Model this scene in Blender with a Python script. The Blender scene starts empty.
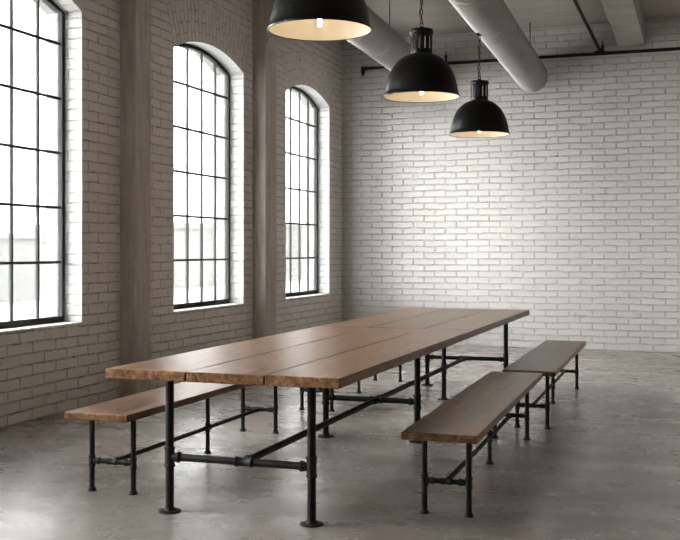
import bpy, bmesh, math, random
from mathutils import Vector, Matrix
random.seed(7)
SC = bpy.context.scene
COL = SC.collection
PI = math.pi

# ------------------------------------------------------------------ materials
def new_mat(name):
    m = bpy.data.materials.new(name); m.use_nodes = True
    nt = m.node_tree; nt.nodes.clear()
    out = nt.nodes.new('ShaderNodeOutputMaterial')
    return m, nt, out
class N:
    def __init__(s, nt): s.nt = nt
    def __call__(s, t, **kw):
        n = s.nt.nodes.new(t)
        for k, v in kw.items(): setattr(n, k, v)
        return n
    def link(s, a, b): s.nt.links.new(a, b)
    def val(s, sock, v):
        if isinstance(v, bpy.types.NodeSocket): s.link(v, sock)
        else: sock.default_value = v
    def math(s, op, a, b=0.0, clamp=False):
        n = s('ShaderNodeMath', operation=op, use_clamp=clamp); s.val(n.inputs[0], a); s.val(n.inputs[1], b); return n.outputs[0]
    def noise(s, vec, scale, detail=4, rough=.55):
        n = s('ShaderNodeTexNoise'); s.link(vec, n.inputs['Vector'])
        n.inputs['Scale'].default_value = scale; n.inputs['Detail'].default_value = detail; n.inputs['Roughness'].default_value = rough
        return n
    def ramp(s, fac, stops):
        n = s('ShaderNodeValToRGB'); s.link(fac, n.inputs[0]); e = n.color_ramp.elements
        while len(e) < len(stops): e.new(.5)
        for el, (p, c) in zip(e, stops):
            el.position = p; el.color = (*c, 1) if len(c) == 3 else c
        return n.outputs[0]
    def mix(s, fac, a, b, blend='MIX'):
        n = s('ShaderNodeMix', data_type='RGBA', blend_type=blend)
        s.val(n.inputs[0], fac); s.val(n.inputs[6], a if isinstance(a, bpy.types.NodeSocket) else (*a, 1)); s.val(n.inputs[7], b if isinstance(b, bpy.types.NodeSocket) else (*b, 1))
        return n.outputs[2]
    def mapping(s, vec, scale=(1, 1, 1), loc=(0, 0, 0)):
        n = s('ShaderNodeMapping'); s.link(vec, n.inputs[0]); n.inputs['Scale'].default_value = scale; n.inputs['Location'].default_value = loc
        return n.outputs[0]
    def bump(s, h, strength=1, dist=1, normal=None):
        n = s('ShaderNodeBump'); s.link(h, n.inputs['Height']); n.inputs['Strength'].default_value = strength; n.inputs['Distance'].default_value = dist
        if normal: s.link(normal, n.inputs['Normal'])
        return n.outputs[0]
    def bsdf(s, out, color=(.8, .8, .8), rough=.5, metal=0, normal=None, spec=.5):
        b = s('ShaderNodeBsdfPrincipled')
        s.val(b.inputs['Base Color'], color if isinstance(color, bpy.types.NodeSocket) else (*color, 1))
        s.val(b.inputs['Roughness'], rough); b.inputs['Metallic'].default_value = metal
        b.inputs['Specular IOR Level'].default_value = spec
        if normal: s.link(normal, b.inputs['Normal'])
        s.link(b.outputs[0], out.inputs[0]); return b

def brick_mat(name, bw=.318, rh=.0887, paint=(.62, .60, .578), seed=0.0, mortar=.009, grime_shade=.54, nick=.42):
    m, nt, out = new_mat(name); n = N(nt)
    uv = n('ShaderNodeTexCoord').outputs['UV']
    uv = n.mapping(uv, loc=(seed, 0, 0))
    # wobble of the courses and of every brick edge
    w1 = n.noise(uv, 2.2, 2); w2 = n.noise(uv, 26, 4, .6)
    def off(src, a):
        v = n('ShaderNodeVectorMath', operation='SUBTRACT'); n.link(src.outputs['Color'], v.inputs[0]); v.inputs[1].default_value = (.5, .5, .5)
        k = n('ShaderNodeVectorMath', operation='SCALE'); n.link(v.outputs[0], k.inputs[0]); k.inputs['Scale'].default_value = a
        return k.outputs[0]
    a1 = n('ShaderNodeVectorMath', operation='ADD'); n.link(uv, a1.inputs[0]); n.link(off(w1, .035), a1.inputs[1])
    a2 = n('ShaderNodeVectorMath', operation='ADD'); n.link(a1.outputs[0], a2.inputs[0]); n.link(off(w2, .026), a2.inputs[1])
    def brick(c1, c2, cm, smooth, ms):
        b = n('ShaderNodeTexBrick'); n.link(a2.outputs[0], b.inputs['Vector'])
        b.inputs['Color1'].default_value = (*c1, 1); b.inputs['Color2'].default_value = (*c2, 1); b.inputs['Mortar'].default_value = (*cm, 1)
        b.inputs['Scale'].default_value = 1; b.inputs['Mortar Size'].default_value = ms; b.inputs['Mortar Smooth'].default_value = smooth
        b.inputs['Brick Width'].default_value = bw; b.inputs['Row Height'].default_value = rh; b.offset = .5; b.squash = 1
        return b
    b = brick((0, 0, 0), (1, 1, 1), (.35, .35, .35), .55, mortar)
    joint = b.outputs['Fac']
    rnd = n('ShaderNodeSeparateColor'); n.link(b.outputs['Color'], rnd.inputs[0])
    fine = n.noise(uv, 60, 5, .65); med = n.noise(uv, 14, 4, .6)
    chips = n.ramp(n.noise(uv, 9, 5, .7).outputs[0], [(.60, (0, 0, 0)), (.70, (1, 1, 1))])
    # joints partly filled with paint, nicks where the paint has come off
    fill = n.ramp(n.noise(uv, 7.5, 4, .75).outputs[0], [(.36, (.12,) * 3), (.66, (1,) * 3)])
    jd = n.math('MULTIPLY', joint, fill)
    h = n.math('MULTIPLY', joint, -.0050)
    h = n.math('ADD', h, n.math('MULTIPLY', jd, -.0065))
    h = n.math('ADD', h, n.math('MULTIPLY', rnd.outputs[0], .0050))
    h = n.math('ADD', h, n.math('MULTIPLY', med.outputs[0], .0120))
    h = n.math('ADD', h, n.math('MULTIPLY', fine.outputs[0], .0036))
    h = n.math('SUBTRACT', h, n.math('MULTIPLY', chips, .005))
    tone = n.noise(uv, .9, 4, .6)
    dark = tuple(c * .84 for c in paint)
    col = n.mix(tone.outputs[0], tuple(c * 1.06 for c in paint), dark)
    col = n.mix(n.math('MULTIPLY', rnd.outputs[0], .42), col, tuple(c * .8 for c in paint))
    col = n.mix(n.math('MULTIPLY', jd, grime_shade), col, (.20, .17, .145))  # joint dirt; higher values also paint in the shade of the relief
    spots = n.ramp(n.noise(n.mapping(uv, (1, 2.2, 1)), 5.0, 7, .8).outputs[0], [(.60, (0, 0, 0)), (.68, (1, 1, 1))])
    near = n.math('ADD', n.math('MULTIPLY', joint, .7), nick)
    col = n.mix(n.math('MULTIPLY', spots, near), col, (.17, .135, .11))
    n.bsdf(out, col, .62, 0, n.bump(h, 1.0, 1.0), .3)
    return m

def concrete_mat(name, base, var, scale=2.0, board=None, rough=.85):
    m, nt, out = new_mat(name); n = N(nt)
    co = n('ShaderNodeTexCoord').outputs['Object']
    st = n.mapping(co, board) if board else co
    a = n.noise(st, scale, 6, .62); b = n.noise(co, 30, 5, .7)
    col = n.mix(n.ramp(a.outputs[0], [(.3, (0, 0, 0)), (.7, (1, 1, 1))]), base, var)
    col = n.mix(n.math('MULTIPLY', b.outputs[0], .25), col, tuple(c * .6 for c in base))
    h = n.math('ADD', n.math('MULTIPLY', a.outputs[0], .006), n.math('MULTIPLY', b.outputs[0], .003))
    n.bsdf(out, col, rough, 0, n.bump(h), .3)
    return m

def floor_mat():
    m, nt, out = new_mat('polished_concrete'); n = N(nt)
    co = n('ShaderNodeTexCoord').outputs['Object']
    big = n.noise(n.mapping(co, (1, .8, 1)), .55, 5, .6)
    mid = n.noise(n.mapping(co, (1, 1.6, 1)), 2.2, 6, .62)
    fine = n.noise(co, 30, 6, .7)
    stain = n.ramp(n.noise(n.mapping(co, (.62, 1.1, 1), (3.1, 1.7, 0)), 1.15, 7, .66).outputs[0], [(.45, (0, 0, 0)), (.63, (1, 1, 1))])
    col = n.mix(n.ramp(mid.outputs[0], [(.34, (0, 0, 0)), (.64, (1, 1, 1))]), (.30, .27, .245), (.205, .175, .152))
    col = n.mix(n.math('MULTIPLY', n.ramp(big.outputs[0], [(.38, (0, 0, 0)), (.62, (1, 1, 1))]), .5), col, (.31, .285, .262))
    col = n.mix(n.math('MULTIPLY', stain, .62), col, (.135, .098, .074))
    col = n.mix(n.math('MULTIPLY', fine.outputs[0], .3), col, (.10, .088, .076))
    r = n.math('ADD', n.math('MULTIPLY', mid.outputs[0], .20), .14)
    r = n.math('ADD', r, n.math('MULTIPLY', fine.outputs[0], .08))
    h = n.math('ADD', n.math('MULTIPLY', mid.outputs[0], .0009), n.math('MULTIPLY', fine.outputs[0], .0002))
    n.bsdf(out, col, r, 0, n.bump(h), .65)
    return m

def wood_mat(name, axis='Y'):
    m, nt, out = new_mat(name); n = N(nt)
    tc = n('ShaderNodeTexCoord'); oi = n('ShaderNodeObjectInfo')
    co = tc.outputs['Object']
    k = n('ShaderNodeCombineXYZ')
    for i, f in enumerate((37., 91., 13.)): n.link(n.math('MULTIPLY', oi.outputs['Random'], f), k.inputs[i])
    ad = n('ShaderNodeVectorMath', operation='ADD'); n.link(co, ad.inputs[0]); n.link(k.outputs[0], ad.inputs[1]); co = ad.outputs[0]
    s = (lambda a, b: (a, b, a)) if axis == 'Y' else (lambda a, b: (b, a, a))
    warp = n.noise(n.mapping(co, s(2.2, .7)), 1.6, 3)
    wv = n('ShaderNodeVectorMath', operation='SCALE'); n.link(warp.outputs['Color'], wv.inputs[0]); wv.inputs['Scale'].default_value = .16
    a2 = n('ShaderNodeVectorMath', operation='ADD'); n.link(co, a2.inputs[0]); n.link(wv.outputs[0], a2.inputs[1])
    g1 = n.noise(n.mapping(a2.outputs[0], s(26, .75)), 1, 6, .62)
    g2 = n.noise(n.mapping(a2.outputs[0], s(75, 2.6)), 1, 4, .6)
    g3 = n.noise(n.mapping(co, s(260, 9)), 1, 3, .6)
    knot = n.noise(n.mapping(co, s(6, 2.4)), 1, 3, .5)
    kn = n.ramp(knot.outputs[0], [(.66, (0, 0, 0)), (.76, (1, 1, 1))])
    f = n.math('ADD', n.math('MULTIPLY', g1.outputs[0], .68), n.math('MULTIPLY', g2.outputs[0], .32))
    col = n.ramp(f, [(.37, (.035, .014, .005)), (.45, (.110, .048, .018)), (.53, (.180, .085, .035)), (.63, (.290, .155, .073))])
    col = n.mix(n.math('MULTIPLY', kn, .5), col, (.07, .032, .014))
    col = n.mix(n.ramp(g3.outputs[0], [(.52, (0, 0, 0)), (.70, (.75, .75, .75))]), col, (.045, .022, .012))
    tv = n.math('ADD', n.math('MULTIPLY', oi.outputs['Random'], .35), .84)
    hs = n('ShaderNodeHueSaturation'); n.link(col, hs.inputs['Color']); n.link(tv, hs.inputs['Value']); hs.inputs['Saturation'].default_value = .97
    h = n.math('ADD', n.math('MULTIPLY', g1.outputs[0], .0020), n.math('MULTIPLY', g2.outputs[0], .0010))
    r = n.math('ADD', n.math('MULTIPLY', g1.outputs[0], .26), .20)
    n.bsdf(out, hs.outputs[0], r, 0, n.bump(h), .30)
    return m

def simple_mat(name, color, rough=.5, metal=0, bump=0, bscale=60, var=0, spec=.5):
    m, nt, out = new_mat(name); n = N(nt)
    co = n('ShaderNodeTexCoord').outputs['Object']
    a = n.noise(co, bscale, 4, .6)
    col = n.mix(n.math('MULTIPLY', a.outputs[0], var), color, tuple(c * .35 for c in color))
    r = n.math('ADD', n.math('MULTIPLY', a.outputs[0], .16), rough - .08)
    n.bsdf(out, col, r, metal, n.bump(n.math('MULTIPLY', a.outputs[0], bump)) if bump else None, spec)
    return m

def glass_mat(name, refl=.9):
    m, nt, out = new_mat(name); n = N(nt)
    fr = n('ShaderNodeFresnel'); fr.inputs[0].default_value = 1.45
    t = n('ShaderNodeBsdfTransparent'); t.inputs[0].default_value = (.97, .98, .975, 1)
    g = n('ShaderNodeBsdfGlossy'); g.inputs['Roughness'].default_value = .02
    mx = n('ShaderNodeMixShader'); n.link(n.math('MULTIPLY', fr.outputs[0], refl), mx.inputs[0])
    n.link(t.outputs[0], mx.inputs[1]); n.link(g.outputs[0], mx.inputs[2]); n.link(mx.outputs[0], out.inputs[0])
    return m
def emit_mat(name, color, s):
    m, nt, out = new_mat(name); n = N(nt)
    e = n('ShaderNodeEmission'); e.inputs[0].default_value = (*color, 1); e.inputs[1].default_value = s
    n.link(e.outputs[0], out.inputs[0]); return m

M = dict(
    brick=brick_mat('white_painted_brick'),
    brick_side=brick_mat('white_painted_brick_window_wall', seed=3.37, paint=(.72, .675, .63), grime_shade=.88, nick=.65),  # paint warmed for bounced light; extra-dark joints stand in for relief shade
    brown_brick=brick_mat('pale_painted_brick', seed=2.2, paint=(.55, .50, .45)),
    arch=brick_mat('white_painted_brick_arch', bw=.225, rh=.082, seed=1.7, paint=(.72, .675, .63), grime_shade=.88, nick=.55),  # same bounce-warmed paint and shade-deepened joints as the window wall
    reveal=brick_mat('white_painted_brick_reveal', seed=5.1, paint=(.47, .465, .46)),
    pier=concrete_mat('pier_concrete', (.56, .51, .46), (.36, .32, .285), 2.5, (6, 6, .7)),
    ceiling=concrete_mat('board_marked_concrete', (.42, .375, .345), (.33, .295, .27), 1.6, (.5, 4.5, 1)),
    beam=concrete_mat('beam_concrete', (.33, .305, .28), (.24, .22, .20), 3.0),
    floor=floor_mat(),
    wood=wood_mat('brown_wood_lengthwise', 'Y'), woodx=wood_mat('brown_wood_crosswise', 'X'),
    pipe=simple_mat('black_iron_pipe', (.010, .0092, .0085), .55, .0, .0006, 90, .3, .2),
    fitting=simple_mat('black_iron_fitting', (.014, .0125, .0115), .55, .0, .0009, 110, .4, .25),
    shade=simple_mat('black_enamel', (.0045, .0042, .004), .36, .0, .0003, 20, .2, .2),
    cream=simple_mat('cream_enamel', (.70, .64, .55), .5, 0, .0003, 20, .1),
    chain=simple_mat('dark_chain', (.03, .028, .026), .5, .6),
    duct=simple_mat('galvanised_steel', (.42, .41, .395), .45, .35, .0008, 9, .35),
    frame=simple_mat('grey_painted_steel', (.042, .044, .042), .8, .0, .0003, 60, .2, .1),
    sprinkler=simple_mat('dark_pipe', (.018, .015, .013), .7, .0, 0, 60, 0, .2),
    glass=glass_mat('window_glass'), bulb=glass_mat('bulb_glass', .35),
    filament=emit_mat('glowing_filament', (1, .78, .42), 22),
    brass=simple_mat('brass_cap', (.35, .25, .12), .4, .8),
    gap_shade=simple_mat('dark_gap_shade', (.022, .012, .007), .8, 0, 0, 60, .2, .2),  # near-black colour standing in for shade inside the plank gaps
    scribble=simple_mat('faded_grey_paint', (.30, .28, .26), .8),
    sill=simple_mat('white_sill_paint', (.66, .65, .63), .55, 0, .003, 12, .15),
    plaster=simple_mat('white_plaster', (.62, .60, .57), .8, 0, .002, 8, .1),
    ground=simple_mat('grey_pavement', (.48, .475, .46), .9, 0, 0, .4, .15),
    facade=simple_mat('grey_render', (.235, .232, .224), .9, 0, 0, .5, .12),
    pane=simple_mat('grey_far_pane', (.20, .202, .20), .5),
)

# ------------------------------------------------------------------ mesh helpers
def obj(name, bm, mats, parent=None, smooth=None, bevel=0, loc=None):
    me = bpy.data.meshes.new(name)
    bmesh.ops.recalc_face_normals(bm, faces=bm.faces)
    bm.to_mesh(me); bm.free()
    o = bpy.data.objects.new(name, me); COL.objects.link(o)
    for m in (mats if isinstance(mats, (list, tuple)) else [mats]): me.materials.append(m)
    if parent: o.parent = parent
    if loc: o.location = loc
    if smooth is not None:
        for p in me.polygons: p.use_smooth = True
        me.set_sharp_from_angle(angle=math.radians(smooth))
    if bevel:
        b = o.modifiers.new('bevel', 'BEVEL'); b.width = bevel; b.segments = 2; b.limit_method = 'ANGLE'
    return o
def thing(name, label, cat, loc=(0, 0, 0), group=None):
    o = bpy.data.objects.new(name, None); COL.objects.link(o); o.location = loc
    o.empty_display_size = .1
    o['label'] = label; o['category'] = cat
    if group: o['group'] = group
    return o
def struct(o, label=None):
    o['kind'] = 'structure'
    if label: o['label'] = label
    return o
def box(bm, x0, x1, y0, y1, z0, z1, mi=0):
    vs = [bm.verts.new(p) for p in ((x0, y0, z0), (x1, y0, z0), (x1, y1, z0), (x0, y1, z0), (x0, y0, z1), (x1, y0, z1), (x1, y1, z1), (x0, y1, z1))]
    for f in ((3, 2, 1, 0), (4, 5, 6, 7), (0, 1, 5, 4), (1, 2, 6, 5), (2, 3, 7, 6), (3, 0, 4, 7)):
        bm.faces.new([vs[i] for i in f]).material_index = mi
    return vs
def tube(bm, a, b, r, seg=20, r2=None, cap=True):
    a = Vector(a); b = Vector(b); d = (b - a).normalized()
    u = d.orthogonal().normalized(); v = d.cross(u); r2 = r if r2 is None else r2
    A = [bm.verts.new(a + (u * math.cos(t) + v * math.sin(t)) * r) for t in [2 * PI * i / seg for i in range(seg)]]
    B = [bm.verts.new(b + (u * math.cos(t) + v * math.sin(t)) * r2) for t in [2 * PI * i / seg for i in range(seg)]]
    for i in range(seg):
        j = (i + 1) % seg; bm.faces.new((A[i], A[j], B[j], B[i]))
    if cap: bm.faces.new(A[::-1]); bm.faces.new(B)
def lathe(bm, prof, seg=32, axis=(0, 0, 1), origin=(0, 0, 0), mids=None, closed=False):
    """prof: (r, h) along axis"""
    ax = Vector(axis).normalized(); o = Vector(origin)
    u = ax.orthogonal().normalized() if abs(ax.z) < .99 else Vector((1, 0, 0)); v = ax.cross(u)
    rings = []
    for r, h in prof:
        if r < 1e-6: rings.append([bm.verts.new(o + ax * h)])
        else: rings.append([bm.verts.new(o + ax * h + (u * math.cos(2 * PI * i / seg) + v * math.sin(2 * PI * i / seg)) * r) for i in range(seg)])
    pairs = list(zip(rings[:-1], rings[1:]))
    if closed: pairs.append((rings[-1], rings[0]))
    for k, (A, B) in enumerate(pairs):
        for i in range(seg):
            j = (i + 1) % seg
            if len(A) == 1 and len(B) == 1: continue
            if len(A) == 1: f = bm.faces.new((A[0], B[j], B[i]))
            elif len(B) == 1: f = bm.faces.new((A[i], A[j], B[0]))
            else: f = bm.faces.new((A[i], A[j], B[j], B[i]))
            if mids: f.material_index = mids[k]
def capped(bm, prof, **k):
    p = [(0, prof[0][1])] + list(prof) + [(0, prof[-1][1])]
    lathe(bm, p, **k)

# ------------------------------------------------------------------ camera
HC = 1.35
cam = bpy.data.cameras.new('camera'); camo = bpy.data.objects.new('camera', cam); COL.objects.link(camo)
cam.sensor_width = 36; cam.lens = 1030 / 680 * 36; cam.shift_y = -19 / 680; cam.clip_start = .05
camo.location = (0, 0, HC); camo.rotation_euler = (PI / 2, 0, math.radians(19.265)); SC.camera = camo

# ------------------------------------------------------------------ room shell
XL, XR, YF, YN, ZC = -5.04, 5.6, 14.5, -4.0, 4.47
XF, XO = -5.215, -5.40            # face of the window frames, outer face of the wall
SILL, SPRING, RISE = .735, 3.42, .175
WINS = [(10.155, 1.69), (13.13, 1.65), (6.79, 1.75), (3.55, 1.69), (.3, 1.69)]      # centre, width

def arc_pts(c, w, nseg=20, rise=RISE, spring=SPRING, grow=0.0):
    R = ((w / 2) ** 2 + rise ** 2) / (2 * rise); zc = spring + rise - R
    a = math.asin((w / 2) / R)
    return [(c + (R + grow) * math.sin(-a + 2 * a * i / nseg), zc + (R + grow) * math.cos(-a + 2 * a * i / nseg)) for i in range(nseg + 1)]

def quad_uv(bm, uvl, pts, uvs, mi=0):
    f = bm.faces.new([bm.verts.new(p) for p in pts]); f.material_index = mi
    for l, q in zip(f.loops, uvs): l[uvl].uv = q
    return f

def build_left_wall():
    bm = bmesh.new(); uvl = bm.loops.layers.uv.new('UVMap')
    def face(x, p, mi=0):
        quad_uv(bm, uvl, [(x, y, z) for y, z in p], [(y, z) for y, z in p], mi)
    ws = sorted(WINS); edges = [YN]
    for c, w in ws: edges += [c - w / 2, c + w / 2]
    edges.append(YF)
    for x in (XL, XO):
        for i in range(0, len(edges), 2):
            face(x, [(edges[i], 0), (edges[i + 1], 0), (edges[i + 1], ZC), (edges[i], ZC)])
        for c, w in ws:
            y0, y1 = c - w / 2, c + w / 2
            face(x, [(y0, 0), (y1, 0), (y1, SILL), (y0, SILL)])
            ap = arc_pts(c, w)
            for (a, b), (c2, d) in zip(ap[:-1], ap[1:]):
                face(x, [(a, b), (c2, d), (c2, ZC), (a, ZC)])
    for c, w in ws:
        y0, y1 = c - w / 2, c + w / 2
        for y in (y0, y1):
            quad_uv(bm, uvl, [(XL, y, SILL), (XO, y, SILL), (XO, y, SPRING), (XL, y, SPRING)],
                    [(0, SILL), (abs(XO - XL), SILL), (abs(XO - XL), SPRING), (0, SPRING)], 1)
        ap = arc_pts(c, w); s = 0
        for (a, b), (c2, d) in zip(ap[:-1], ap[1:]):
            L = math.hypot(c2 - a, d - b)
            quad_uv(bm, uvl, [(XL, a, b), (XL, c2, d), (XO, c2, d), (XO, a, b)], [(0, s), (0, s + L), (.36, s + L), (.36, s)], 1); s += L
        quad_uv(bm, uvl, [(XL, y0, SILL), (XL, y1, SILL), (XO, y1, SILL), (XO, y0, SILL)], [(0, 0), (1, 0), (1, 1), (0, 1)], 2)
        # two rings of bricks on edge above the opening, a few millimetres proud
        a0 = arc_pts(c, w, 28); a1 = arc_pts(c, w, 28, grow=.225); a2 = arc_pts(c, w, 28, grow=.45)
        for lo, hi, v0 in ((a0, a1, 0), (a1, a2, .225)):
            s = 0
            for i in range(28):
                L = math.hypot(lo[i + 1][0] - lo[i][0], lo[i + 1][1] - lo[i][1])
                p = [lo[i], lo[i + 1], hi[i + 1], hi[i]]
                quad_uv(bm, uvl, [(XL + .006, y, z) for y, z in p], [(v0, s), (v0, s + L), (v0 + .225, s + L), (v0 + .225, s)], 3); s += L
        for rim in (a0, a2):
            for i in range(28):
                p, q = rim[i], rim[i + 1]
                quad_uv(bm, uvl, [(XL, *p), (XL + .006, *p), (XL + .006, *q), (XL, *q)], [(0, 0), (0, .01), (.1, .01), (.1, 0)], 3)
    me = bpy.data.meshes.new('wall_left'); bm.to_mesh(me); bm.free()
    o = bpy.data.objects.new('wall_left', me); COL.objects.link(o)
    for k in ('brick_side', 'reveal', 'sill', 'arch'): me.materials.append(M[k])
    return struct(o, 'white painted brick wall with arched windows')
build_left_wall()

def wall_slab(name, p0, p1, mat, label, t=.3):
    """vertical wall between plan points p0 and p1; thickness away to the left of p0->p1"""
    bm = bmesh.new(); uvl = bm.loops.layers.uv.new('UVMap')
    a, b = Vector((*p0, 0)), Vector((*p1, 0)); d = (b - a); L = d.length; d.normalize(); nrm = Vector((-d.y, d.x, 0)) * t
    for off in (Vector(), nrm):
        quad_uv(bm, uvl, [a + off, b + off, b + off + Vector((0, 0, ZC)), a + off + Vector((0, 0, ZC))], [(0, 0), (L, 0), (L, ZC), (0, ZC)])
    for q in (a, b):
        quad_uv(bm, uvl, [q, q + nrm, q + nrm + Vector((0, 0, ZC)), q + Vector((0, 0, ZC))], [(0, 0), (t, 0), (t, ZC), (0, ZC)])
    me = bpy.data.meshes.new(name); bm.to_mesh(me); bm.free()
    o = bpy.data.objects.new(name, me); COL.objects.link(o); me.materials.append(mat); return struct(o, label)
wall_slab('wall_back', (XR, YF), (XL, YF), M['brick'], 'white painted brick end wall behind the table', -.3)
wall_slab('wall_right', (XR, YN), (XR, YF), M['brown_brick'], None, -.3)
wall_slab('wall_front', (XL, YN), (XR, YN), M['brown_brick'], None, -.3)
bm = bmesh.new(); box(bm, XL - .36, XR + .3, YN - .3, YF + .3, -.2, 0)
struct(obj('floor', bm, M['floor']), 'stained polished concrete floor')
bm = bmesh.new(); box(bm, XL - .36, XR + .3, YN - .3, YF + .3, ZC, ZC + .25)
struct(obj('ceiling', bm, M['ceiling']), 'board marked concrete ceiling')

# concrete piers with a flared bracket under the ceiling
def pier(i, y0, y1, label):
    bm = bmesh.new(); xa = XL - .02
    prof = [(xa, 0), (-4.87, 0), (-4.87, 3.80), (-4.52, 4.20), (-4.52, ZC), (xa, ZC)]
    A = [bm.verts.new((x, y0, z)) for x, z in prof]; B = [bm.verts.new((x, y1, z)) for x, z in prof]
    for k in range(len(prof)):
        j = (k + 1) % len(prof); bm.faces.new((A[k], A[j], B[j], B[k]))
    bm.faces.new(A); bm.faces.new(B[::-1])
    struct(obj('trim_%d' % i, bm, M['pier'], bevel=.012), label)
pier(1, 8.28, 8.56, 'concrete pier between the two nearer windows')
pier(2, 11.26, 11.60, 'concrete pier between the two farther windows')
pier(3, 5.05, 5.35, None)
bm = bmesh.new(); box(bm, -1.05, -.70, YN, YF, 4.13, ZC + .01)
struct(obj('trim_4', bm, M['beam'], bevel=.01), 'concrete ceiling beam running to the end wall')

# ------------------------------------------------------------------ windows
def window(i, c, w, label):
    root = bpy.data.objects.new('window_%d' % i, None); COL.objects.link(root); root.location = (XF, c, SILL)
    struct(root, label)
    y0, y1 = c - w / 2, c + w / 2
    fw = .036; xa, xb = XF, XF - .042
    def L(p): return (p[0] - XF, p[1] - c, p[2] - SILL)
    bm = bmesh.new()
    def bx(X0, X1, Y0, Y1, Z0, Z1): box(bm, X0 - XF, X1 - XF, Y0 - c, Y1 - c, Z0 - SILL, Z1 - SILL)
    bx(xb, xa, y0, y0 + fw, SILL, SPRING); bx(xb, xa, y1 - fw, y1, SILL, SPRING)
    bx(xb, xa, y0 + fw, y1 - fw, SILL, SILL + .052)
    ap = arc_pts(c, w); ai = arc_pts(c, w, grow=-fw)
    ai[0] = (y0 + fw, SPRING - .004); ai[-1] = (y1 - fw, SPRING - .004)
    for k in range(len(ap) - 1):
        V = [bm.verts.new(L((x, *p))) for x in (xa, xb) for p in (ap[k], ap[k + 1], ai[k + 1], ai[k])]
        for f in ((0, 1, 2, 3), (7, 6, 5, 4), (3, 2, 6, 7), (0, 4, 5, 1)): bm.faces.new([V[q] for q in f])
    obj('frame', bm, M['frame'], root)
    bm = bmesh.new()
    R = ((w / 2) ** 2 + RISE ** 2) / (2 * RISE); zc = SPRING + RISE - R
    top = lambda y: zc + math.sqrt((R - fw) ** 2 - (y - c) ** 2)
    n = 5
    for k in range(1, n):
        y = y0 + w * k / n
        bx(xa - .036, xa - .016, y - .010, y + .010, SILL + .04, top(y) + .005)
    for k in range(1, 6):
        z = SILL + .045 + .4725 * k
        bx(xa - .034, xa - .018, y0 + .02, y1 - .02, z - .011, z + .011)
    obj('glazing_bars', bm, M['frame'], root)
    bm = bmesh.new(); x = xa - .027
    poly = [(y0 + .01, SILL + .01), (y1 - .01, SILL + .01)] + [(y, z) for y, z in arc_pts(c, w, grow=-.012)[::-1]]
    f = [bm.verts.new(L((x, y, z))) for y, z in poly]; g = [bm.verts.new(L((x - .004, y, z))) for y, z in poly]
    bm.faces.new(f); bm.faces.new(g[::-1])
    for k in range(len(f)): j = (k + 1) % len(f); bm.faces.new((f[k], g[k], g[j], f[j]))
    obj('glass', bm, M['glass'], root)
    # daylight sampling helper of the renderer (portal: emits nothing by itself)
    l = bpy.data.lights.new('daylight_portal', 'AREA'); l.shape = 'RECTANGLE'; l.size = 2.86; l.size_y = w
    l.cycles.is_portal = True
    lo = bpy.data.objects.new('daylight_portal', l); COL.objects.link(lo)
    lo.location = (XO - .02, c, (SILL + SPRING + RISE) / 2); lo.rotation_euler = (0, -PI / 2, 0)
window(1, *WINS[2], 'arched steel window nearest the camera, cut by the left edge')
window(2, *WINS[0], 'arched steel window between the two concrete piers')
window(3, *WINS[1], 'arched steel window nearest the end wall')
window(4, *WINS[3], None); window(5, *WINS[4], None)  # unseen windows, added farther along the wall to let in more daylight

# ------------------------------------------------------------------ pipe furniture
def flange_bm(bm, x, y, r, fr):
    capped(bm, [(fr, 0), (fr, .006), (fr * .95, .0085), (r * 1.42, .0105), (r * 1.25, .020), (r * 1.02, .021)], seg=28, origin=(x, y, 0))
def tee_sleeve(bm, p, axis, r, half):
    """pipe fitting sleeve with beaded ends centred on p"""
    R = r * 1.16; B = r * 1.34
    capped(bm, [(r * 1.02, -half), (B, -half), (B, -half + .009), (R, -half + .014), (R, half - .014), (B, half - .009), (B, half), (r * 1.02, half)], seg=24, axis=axis, origin=p)

def leg(parent, x, y, top, r, fr, zb, half):
    bm = bmesh.new(); tube(bm, (x, y, .004), (x, y, top), r, 24)
    lg = obj('leg', bm, M['pipe'], parent, 40)
    bm = bmesh.new(); flange_bm(bm, x, y, r, fr); 
    obj('floor_flange', bm, M['fitting'], lg, 35)
    bm = bmesh.new(); tee_sleeve(bm, (x, y, zb), (0, 0, 1), r, half); obj('pipe_tee', bm, M['fitting'], lg, 35)
    return lg
def frame_row(parent, y, xs, xc, top, r, rb, fr, zb, half, sgn):
    """two legs and the crossbar between them, a tee in its middle for the long rail"""
    for x in xs: leg(parent, x, y, top, r, fr, zb, half)
    bm = bmesh.new(); tube(bm, (xs[0], y, zb), (xs[1], y, zb), rb, 20)
    cb = obj('crossbar', bm, M['pipe'], parent, 40)
    for x, s in ((xs[0], 1), (xs[1], -1)):           # short collars beside each leg
        e = x + s * (r * 1.1 + .004); bm = bmesh.new()
        capped(bm, [(rb * 1.18, 0), (rb * 1.18, .016), (rb * 1.42, .018), (rb * 1.42, .030), (rb * 1.05, .031)], seg=20, axis=(s, 0, 0), origin=(e, y, zb))
        obj('collar', bm, M['fitting'], cb, 35)
    bm = bmesh.new(); tee_sleeve(bm, (xc, y, zb), (1, 0, 0), rb, half * .92)
    for s in (sgn if isinstance(sgn, tuple) else (sgn,)):
        capped(bm, [(rb * 1.16, 0), (rb * 1.16, rb * 1.2 + .016), (rb * 1.38, rb * 1.2 + .018), (rb * 1.38, rb * 1.2 + .030), (rb * 1.04, rb * 1.2 + .031)], seg=20, axis=(0, s, 0), origin=(xc, y, zb))
    obj('pipe_tee', bm, M['fitting'], cb, 35)
def rail(parent, xc, y0, y1, zb, rb):
    bm = bmesh.new(); tube(bm, (xc, y0, zb), (xc, y1, zb), rb, 20); obj('rail', bm, M['pipe'], parent, 40)

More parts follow.
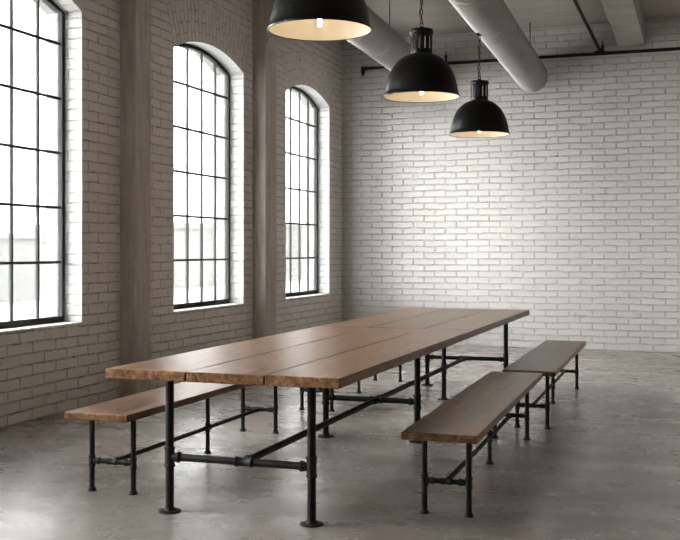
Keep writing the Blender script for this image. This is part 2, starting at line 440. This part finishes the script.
def plank(name, parent, x0, x1, y0, y1, z0, z1, mat, seed, subdiv=14, wob=.0022, bev=.004):
    """slab of timber with slightly uneven worn edges"""
    rnd = random.Random(seed); bm = bmesh.new()
    cx, cy = (x0 + x1) / 2, (y0 + y1) / 2
    longy = (y1 - y0) > (x1 - x0); n = max(2, int(subdiv))
    prev = None
    for i in range(n + 1):
        t = i / n; j = [rnd.uniform(-wob, 0) for _ in range(4)]
        if longy:
            y = y0 + (y1 - y0) * t
            r = [(x0 - j[0], y, z0), (x1 + j[1], y, z0), (x1 + j[2], y, z1 + j[3] * .4), (x0 - j[1], y, z1 + j[2] * .4)]
        else:
            x = x0 + (x1 - x0) * t
            r = [(x, y0 - j[0], z0), (x, y1 + j[1], z0), (x, y1 + j[2], z1 + j[3] * .4), (x, y0 - j[1], z1 + j[2] * .4)]
        vs = [bm.verts.new((p[0] - cx, p[1] - cy, p[2] - z0)) for p in r]
        if prev:
            for k in range(4): bm.faces.new((prev[k], prev[(k + 1) % 4], vs[(k + 1) % 4], vs[k]))
        else: bm.faces.new(vs[::-1])
        prev = vs
    bm.faces.new(prev)
    o = obj(name, bm, mat, parent, bevel=bev); o.location = (cx - (parent.location.x if parent else 0), cy - (parent.location.y if parent else 0), z0)
    return o

# dining table
TX = (-2.822, -1.577); TXC = -2.20; LX = (-2.593, -1.808); TT = .76; TH = .050
table = thing('dining_table', 'long brown plank dining table on black pipe legs in the middle of the hall', 'table', (0, 0, 0))
g = .005
ys = (4.50, 7.13, 7.60, 10.36)
gapn = (-2.371, -1.955); gapf = (-2.405, -1.970)
def boards(y0, y1, gaps, sd):
    xs = [TX[0], *gaps, TX[1]]
    for k in range(3):
        plank('plank', table, xs[k] + (g / 2 if k else 0), xs[k + 1] - (g / 2 if k < 2 else 0), y0, y1, TT - TH, TT, M['wood'], sd + k)
boards(ys[0], ys[1] - .0015, gapn, 10); boards(ys[2] + .0015, ys[3], gapf, 20)
ymid = 7.375
for y0, y1, gaps in ((ys[0] + .004, ys[1], gapn), (ys[2], ys[3] - .004, gapf)):
    for x in gaps:
        bm = bmesh.new(); box(bm, x - .0024, x + .0024, y0, y1, TT - TH + .002, TT - .005); obj('gap_shade_strip', bm, M['gap_shade'], table)  # dark strips added in the open plank gaps to make them look shaded
plank('cross_board', table, TX[0], TX[1], ys[1], ymid - .001, TT - TH, TT - .0005, M['woodx'], 31)
plank('cross_board', table, TX[0], TX[1], ymid + .001, ys[2], TT - TH, TT - .001, M['woodx'], 32)
ZB = .285; RB = .0192; RL = .0218
TXR = -2.172
for y, s, lx in ((4.75, 1, (-2.593, -1.808)), (7.05, (-1, 1), (-2.558, -1.871)), (10.08, -1, (-2.560, -1.768))):
    frame_row(table, y, lx, TXR, TT - TH + .002, RL, RB, .058, ZB, .050, s)
rail(table, TXR, 4.75, 10.08, ZB, RB)
mid = leg(table, TXR, 9.15, TT - TH + .002, RL * .95, .058, ZB, .050)
bm = bmesh.new()
tee_sleeve(bm, (TXR, 9.15, ZB), (0, 1, 0), RB, .052)
obj('cross_fitting', bm, M['fitting'], mid, 35)

# benches
def settle(root, base, deg):
    base = Vector(base)
    for ch in root.children: ch.location = ch.location - base
    root.location = base; root.rotation_euler = (0, 0, math.radians(deg))
settle(table, (TXC, 4.5, 0), .32)
def bench(label, x0, x1, y0, y1, lx, ly, seed, deg=0):
    root = thing('bench', label, 'bench', (0, 0, 0), 'plank benches along the table')
    xc = (lx[0] + lx[1]) / 2; top = .42
    plank('seat', root, x0, x1, y0, y1, top, .46, M['wood'], seed, 8)
    r = .0150; rb = .0135; zb = .171
    frame_row(root, ly[0], lx, xc, top + .002, r, rb, .025, zb, .030, 1)
    frame_row(root, ly[2], lx, xc, top + .002, r, rb, .025, zb, .030, -1)
    rail(root, xc, ly[0], ly[2], zb, rb)
    m = leg(root, xc, ly[1], top + .002, r * .93, .025, zb, .030)
    bm = bmesh.new(); tee_sleeve(bm, (xc, ly[1], zb), (0, 1, 0), rb, .034); obj('cross_fitting', bm, M['fitting'], m, 35)
    settle(root, ((x0 + x1) / 2, y0, 0), deg)
    return root
bench('brown plank bench on the window side of the table, nearer the camera', -3.325, -2.925, 4.88, 7.25, (-3.235, -2.970), (5.02, 6.20, 7.05), 41)
bench('brown plank bench on the window side, farther away, seen only beneath the table', -3.33, -2.86, 7.98, 10.42, (-3.195, -2.925), (8.16, 9.30, 10.26), 42)
bench('brown plank bench right of the table, in the foreground', -1.392, -1.013, 4.895, 7.58, (-1.333, -1.102), (5.155, 6.48, 7.39), 43, 1.5)
bench('brown plank bench right of the table, nearest the white end wall', -1.402, -1.008, 7.70, 10.41, (-1.318, -1.090), (7.90, 9.26, 10.28), 44, 1.1)

# ------------------------------------------------------------------ pendant lamps
def link_verts(bm, c, length, width, r, rot):
    seg, rs = 14, 6; path = []
    hl = (length - width) / 2; hw = width / 2 - r; hh = length / 2 - r
    for i in range(seg):
        t = 2 * PI * i / seg
        path.append(Vector((hw * math.cos(t), 0, (hh - hw) * (1 if math.sin(t) >= 0 else -1) + hw * math.sin(t))))
    rm = Matrix.Rotation(rot, 3, 'Z'); rings = []
    for i in range(seg):
        d = (path[(i + 1) % seg] - path[i - 1]).normalized(); s = Vector((0, 1, 0)); u = d.cross(s)
        rings.append([bm.verts.new(Vector(c) + rm @ (path[i] + (s * math.cos(q) + u * math.sin(q)) * r)) for q in [2 * PI * k / rs for k in range(rs)]])
    for i in range(seg):
        A, B = rings[i], rings[(i + 1) % seg]
        for k in range(rs): bm.faces.new((A[k], A[(k + 1) % rs], B[(k + 1) % rs], B[k]))

def pendant(label, x, y, z, ztop, hook=True):
    root = thing('pendant_lamp', label, 'lamp', (x, y, z), 'black dome lamps over the table')
    outer = [(.3165, .000), (.3215, .002), (.3220, .008), (.3150, .016), (.3075, .045), (.301, .085), (.292, .125), (.279, .17), (.262, .21), (.240, .25), (.212, .287), (.178, .318), (.142, .341), (.112, .354), (.091, .360)]
    inner = [(max(r - .004, .08), h - .0028 if h > .1 else h) for r, h in outer[3:]][::-1]
    prof = outer + inner + [(.3125, .004)]
    mids = [0] * (len(outer)) + [1] * (len(inner)) + [0]
    bm = bmesh.new(); lathe(bm, prof, 72, mids=mids, closed=True)
    obj('lamp_shade', bm, [M['shade'], M['cream']], root, 35)
    # slotted neck
    bm = bmesh.new(); nseg = 84; r0 = .091
    zs = [.345, .365, .385, .398, .402, .410, .420, .484, .494, .502, .510, .520, .535]
    V = [[bm.verts.new((r0 * math.cos(2 * PI * i / nseg), r0 * math.sin(2 * PI * i / nseg), h)) for i in range(nseg)] for h in zs]
    for k in range(len(zs) - 1):
        for i in range(nseg):
            c = (i + 3) % 7
            cut = (2 <= k <= 10) and c in (3, 4)
            if k in (2, 10): cut = False
            if cut: continue
            j = (i + 1) % nseg; bm.faces.new((V[k][i], V[k][j], V[k + 1][j], V[k + 1][i]))
    nk = obj('slotted_neck', bm, [M['shade'], M['cream']], root, 35)
    so = nk.modifiers.new('solid', 'SOLIDIFY'); so.thickness = .004; so.offset = -1; so.material_offset = 1; so.material_offset_rim = 0
    bm = bmesh.new()
    lathe(bm, [(.0955, .528), (.0975, .531), (.0975, .560), (.094, .566), (.060, .573), (.018, .580), (.018, .592), (0, .592)], 48)
    lathe(bm, [(.0955, .528), (.087, .528), (.087, .558), (0, .566)], 48)
    bmesh.ops.remove_doubles(bm, verts=bm.verts, dist=.0001)
    obj('cap', bm, M['shade'], root, 35)
    # socket and bulb
    bm = bmesh.new(); capped(bm, [(.017, .565), (.017, .20), (.024, .195), (.026, .135), (.022, .130)], seg=24); obj('socket', bm, M['shade'], root, 35)
    bm = bmesh.new(); lathe(bm, [(0, .012), (.010, .0135), (.022, .021), (.031, .036), (.034, .052), (.032, .070), (.026, .092), (.019, .112), (.0155, .126), (.0155, .136)], 28)
    bulb = obj('light_bulb', bm, M['bulb'], root, 60)
    bm = bmesh.new(); nf = 8
    for k in range(nf):
        a = 2 * PI * k / nf; b2 = 2 * PI * (k + 1) / nf
        lo = .030 if k % 2 else .030
        tube(bm, (.014 * math.cos(a), .014 * math.sin(a), .032), (.010 * math.cos(a), .010 * math.sin(a), .092), .0013, 6)
    tube(bm, (0, 0, .030), (0, 0, .034), .012, 12)
    obj('filament', bm, M['filament'], bulb)
    bm = bmesh.new(); capped(bm, [(.016, .108), (.0165, .132), (.0165, .16)], seg=20); obj('screw_cap', bm, M['brass'], bulb, 35)
    L = bpy.data.lights.new('bulb_light', 'POINT'); L.energy = LAMP_W; L.color = (1, .80, .58); L.shadow_soft_size = .025
    lo = bpy.data.objects.new('bulb_light', L); COL.objects.link(lo); lo.parent = root; lo.location = (0, 0, .055)
    # chain and flex
    bm = bmesh.new(); h = .592; k = 0; H = ztop - z
    link_verts(bm, (0, 0, h + .012), .05, .034, .004, 0)
    h += .045
    while h < H - .02:
        link_verts(bm, (.0, 0, h), .048, .026, .0034, (k % 2) * PI / 2 + .4); h += .0385; k += 1
    obj('chain', bm, M['chain'], root, 60)
    bm = bmesh.new(); pts = []
    m = 40
    for i in range(m + 1):
        t = i / m; zz = .585 + (H - .585) * t; a = t * 14
        w = .012 + .006 * math.sin(t * 9); pts.append((w * math.cos(a), w * math.sin(a), zz))
    for a, b in zip(pts[:-1], pts[1:]): tube(bm, a, b, .0032, 6)
    obj('flex', bm, M['chain'], root, 60)
    bm = bmesh.new(); capped(bm, [(.012, H - .030), (.035, H - .022), (.038, H - .002)], seg=24); obj('hook_plate', bm, M['shade'], root, 35)
LAMP_W = .55
pendant('black dome pendant lamp nearest the camera, cut off by the top edge', -2.20, 5.92, 2.700, 3.855)
pendant('black dome pendant lamp in the middle of the row of three', -2.20, 8.36, 2.635, 3.738)
pendant('black dome pendant lamp farthest from the camera, smallest of the three', -2.205, 10.78, 2.580, 3.655)

# ------------------------------------------------------------------ ducts
def duct(label, a, b, r, rods, ext):
    a = Vector(a); b = Vector(b); d = (b - a).normalized(); a = a - d * ext
    root = thing('air_duct', label, 'duct', a, 'round spiral ducts under the ceiling')
    L = (b - a).length; prof = [(r, 0)]; h = .03; p = .085
    while h < L - .05:
        prof += [(r, h), (r + .010, h + .010), (r + .010, h + .018), (r, h + .028)]; h += p
    prof += [(r, L)]
    bm = bmesh.new(); lathe(bm, prof, 64, axis=d)
    obj('duct_tube', bm, M['duct'], root, 25)
    bm = bmesh.new(); capped(bm, [(r + .001, L - .010), (r + .004, L - .006), (r + .004, L), (r - .02, L + .002)], seg=64, axis=d); obj('end_cap', bm, M['duct'], root, 30)
    s = .9
    while s < L - .6:
        bm = bmesh.new(); lathe(bm, [(r, s), (r + .009, s + .003), (r + .009, s + .055), (r, s + .058)], 64, axis=d); s += 2.35
        obj('joint_collar', bm, M['duct'], root, 25)
    for s in rods:
        c = d * s; bm = bmesh.new()
        tube(bm, (c.x, c.y, c.z + r), (c.x, c.y, ZC - a.z), .006, 8)
        hr = obj('hanger_rod', bm, M['sprinkler'], root)
        bm = bmesh.new(); lathe(bm, [(r + .003, s - .015), (r + .006, s - .015), (r + .006, s + .015), (r + .003, s + .015)], 48, axis=d, closed=True); obj('strap', bm, M['duct'], hr, 30)
duct('galvanised spiral duct on the left, passing behind the two nearer lamps', (-3.594, 10.926, 3.873), (-3.735, 14.40, 3.854), .205, (1.2, 5.4, 9.4, 13.4), 12)
duct('galvanised spiral duct on the right, ending above the farthest lamp', (-2.097, 10.136, 3.850), (-2.196, 14.38, 3.765), .205, (1.2, 4.4, 8.4, 12.3, 16.0), 12)

# sprinkler pipework
sp = thing('sprinkler_pipe', 'thin dark sprinkler pipe running along the top of the end wall', 'pipe', (-4.68, 14.41, 4.03))
def P(x, y, z): return (x + 4.68, y - 14.41, z - 4.03)
bm = bmesh.new(); tube(bm, P(-4.66, 14.41, 4.03), P(XR - .05, 14.41, 4.05), .022, 16); obj('wall_run', bm, M['sprinkler'], sp, 40)
bm = bmesh.new(); lathe(bm, [(.028, -.05), (.030, -.05), (.030, .03), (.0, .034)], 16, axis=(0, 0, 1), origin=P(-4.68, 14.41, 4.02))
tube(bm, P(-4.68, 14.41, 3.93), P(-4.68, 14.41, 4.03), .020, 16); tube(bm, P(-4.70, 14.41, 4.03), P(-4.62, 14.41, 4.03), .029, 16)
obj('elbow', bm, M['sprinkler'], sp, 40)
bp = thing('branch_pipe', 'thin dark pipe hung under the ceiling beside the concrete beam, meeting the end wall pipe', 'pipe', (-1.29, 14.36, 4.085))
bm = bmesh.new(); tube(bm, (0, 0, 0), (0, YN + .05 - 14.36, 0), .020, 16); obj('pipe_run', bm, M['sprinkler'], bp, 40)
for y in (-3.4, -7.0, -11, -15):
    bm = bmesh.new(); tube(bm, (0, y, .018), (0, y, ZC - 4.085), .006, 8); obj('hanger_rod', bm, M['sprinkler'], bp)
bm = bmesh.new(); tube(bm, P(-1.36, 14.41, 4.045), P(-1.22, 14.41, 4.045), .032, 16); tube(bm, P(-1.29, 14.41, 4.04), P(-1.29, 14.41, 4.11), .028, 16); obj('tee', bm, M['sprinkler'], sp, 40)
for x in (-3.43, -1.25):
    bm = bmesh.new(); tube(bm, P(x, 14.41, 4.04), P(x, 14.41, 4.13), .014, 12); tube(bm, P(x, 14.41, 4.13), P(x, 14.41, 4.145), .022, 12); tube(bm, P(x, 14.41, 4.145), P(x, 14.41, 4.20), .007, 8); tube(bm, P(x, 14.41, 4.195), P(x, 14.41, 4.20), .018, 12)
    obj('sprinkler_head', bm, M['sprinkler'], sp, 40)
for x in (-4.3, -2.8, -.3, 2, 4):
    bm = bmesh.new(); tube(bm, P(x, 14.41, 4.04), P(x, YF - .003, 4.04), .010, 10); obj('wall_bracket', bm, M['sprinkler'], sp, 40)

# faint handwriting on one brick of the end wall
cu = bpy.data.curves.new('handwriting', 'FONT'); cu.body = 'free'; cu.size = .105; cu.shear = .25; cu.extrude = .0008
tmp = bpy.data.objects.new('handwriting', cu); COL.objects.link(tmp)
dg = bpy.context.evaluated_depsgraph_get(); dg.update()
me = bpy.data.meshes.new_from_object(tmp.evaluated_get(dg)); bpy.data.objects.remove(tmp); bpy.data.curves.remove(cu)
ho = bpy.data.objects.new('handwriting', me); COL.objects.link(ho); me.materials.append(M['scribble'])
ho.location = (-1.66, YF - .002, .425); ho.rotation_euler = (PI / 2, 0, 0)
ho['label'] = 'faint grey handwritten word on a white brick low on the end wall'; ho['category'] = 'writing'

# ------------------------------------------------------------------ outside
bm = bmesh.new(); box(bm, -220, XO - .2, -120, 260, -3.6, -3.4)
struct(obj('ground', bm, M['ground']), 'pale ground outside the windows')
def building(label, x, y, w, d, h, floors, bays, z0=-3.4):
    root = thing('building', label, 'building', (x, y, z0), 'pale buildings outside the windows')
    bm = bmesh.new(); box(bm, -d, 0, -w / 2, w / 2, 0, h); obj('facade', bm, M['facade'], root)
    bm = bmesh.new(); box(bm, -d - .3, .3, -w / 2 - .3, w / 2 + .3, h, h + .5); obj('parapet', bm, M['facade'], root)
    for fl in range(floors):
        for b in range(bays):
            yy = -w / 2 + w * (b + .5) / bays; zz = 1.2 + fl * (h - 1) / floors
            bm = bmesh.new(); box(bm, -.05, .04, yy - .7, yy + .7, zz, zz + 1.7); obj('window_pane', bm, M['pane'], root)
building('pale hazy building seen through the lower panes of the nearest window', -60, 82, 46, 14, 5.9, 2, 8)
building('pale hazy building seen through the lower panes of the middle window', -62, 124, 32, 16, 7.6, 2, 6)
building('pale hazy building seen through the lower panes of the farthest window', -62, 162, 36, 16, 8.6, 2, 6)

# ------------------------------------------------------------------ sky and view
SKY = 9.3; GLOW = 9.0; GLOW_K = 1.9; GLOW_DIR = (-.42, -.90, .12)
w = bpy.data.worlds.new('overcast_sky'); SC.world = w; w.use_nodes = True
nt = w.node_tree; nt.nodes.clear(); n = N(nt)
bg = n('ShaderNodeBackground'); wo = n('ShaderNodeOutputWorld')
tc = n('ShaderNodeTexCoord'); sx = n('ShaderNodeSeparateXYZ'); n.link(tc.outputs['Generated'], sx.inputs[0])
col = n.ramp(n.math('ADD', n.math('MULTIPLY', sx.outputs[2], .5), .5), [(.48, (.80, .80, .79)), (.50, (.88, .885, .88)), (.60, (1, 1, 1)), (1, (.96, .98, 1))])
# overcast sky with the broad glow of a veiled sun low behind the camera on the window side
gd = Vector(GLOW_DIR).normalized()
dt = n('ShaderNodeVectorMath', operation='DOT_PRODUCT'); n.link(tc.outputs['Generated'], dt.inputs[0]); dt.inputs[1].default_value = gd
lobe = n.math('EXPONENT', n.math('MULTIPLY', n.math('SUBTRACT', dt.outputs['Value'], 1.0), GLOW_K))
n.link(col, bg.inputs[0]); n.link(n.math('ADD', n.math('MULTIPLY', lobe, GLOW), SKY), bg.inputs[1]); n.link(bg.outputs[0], wo.inputs[0])
SC.view_settings.view_transform = 'Standard'; SC.view_settings.look = 'None'; SC.view_settings.gamma = 1
SC.view_settings.use_curve_mapping = False; SC.view_settings.exposure = 1.62
c = SC.cycles; c.max_bounces = 14; c.diffuse_bounces = 8; c.glossy_bounces = 5; c.transparent_max_bounces = 12
c.use_adaptive_sampling = False; c.use_denoising = True; c.sample_clamp_indirect = 8
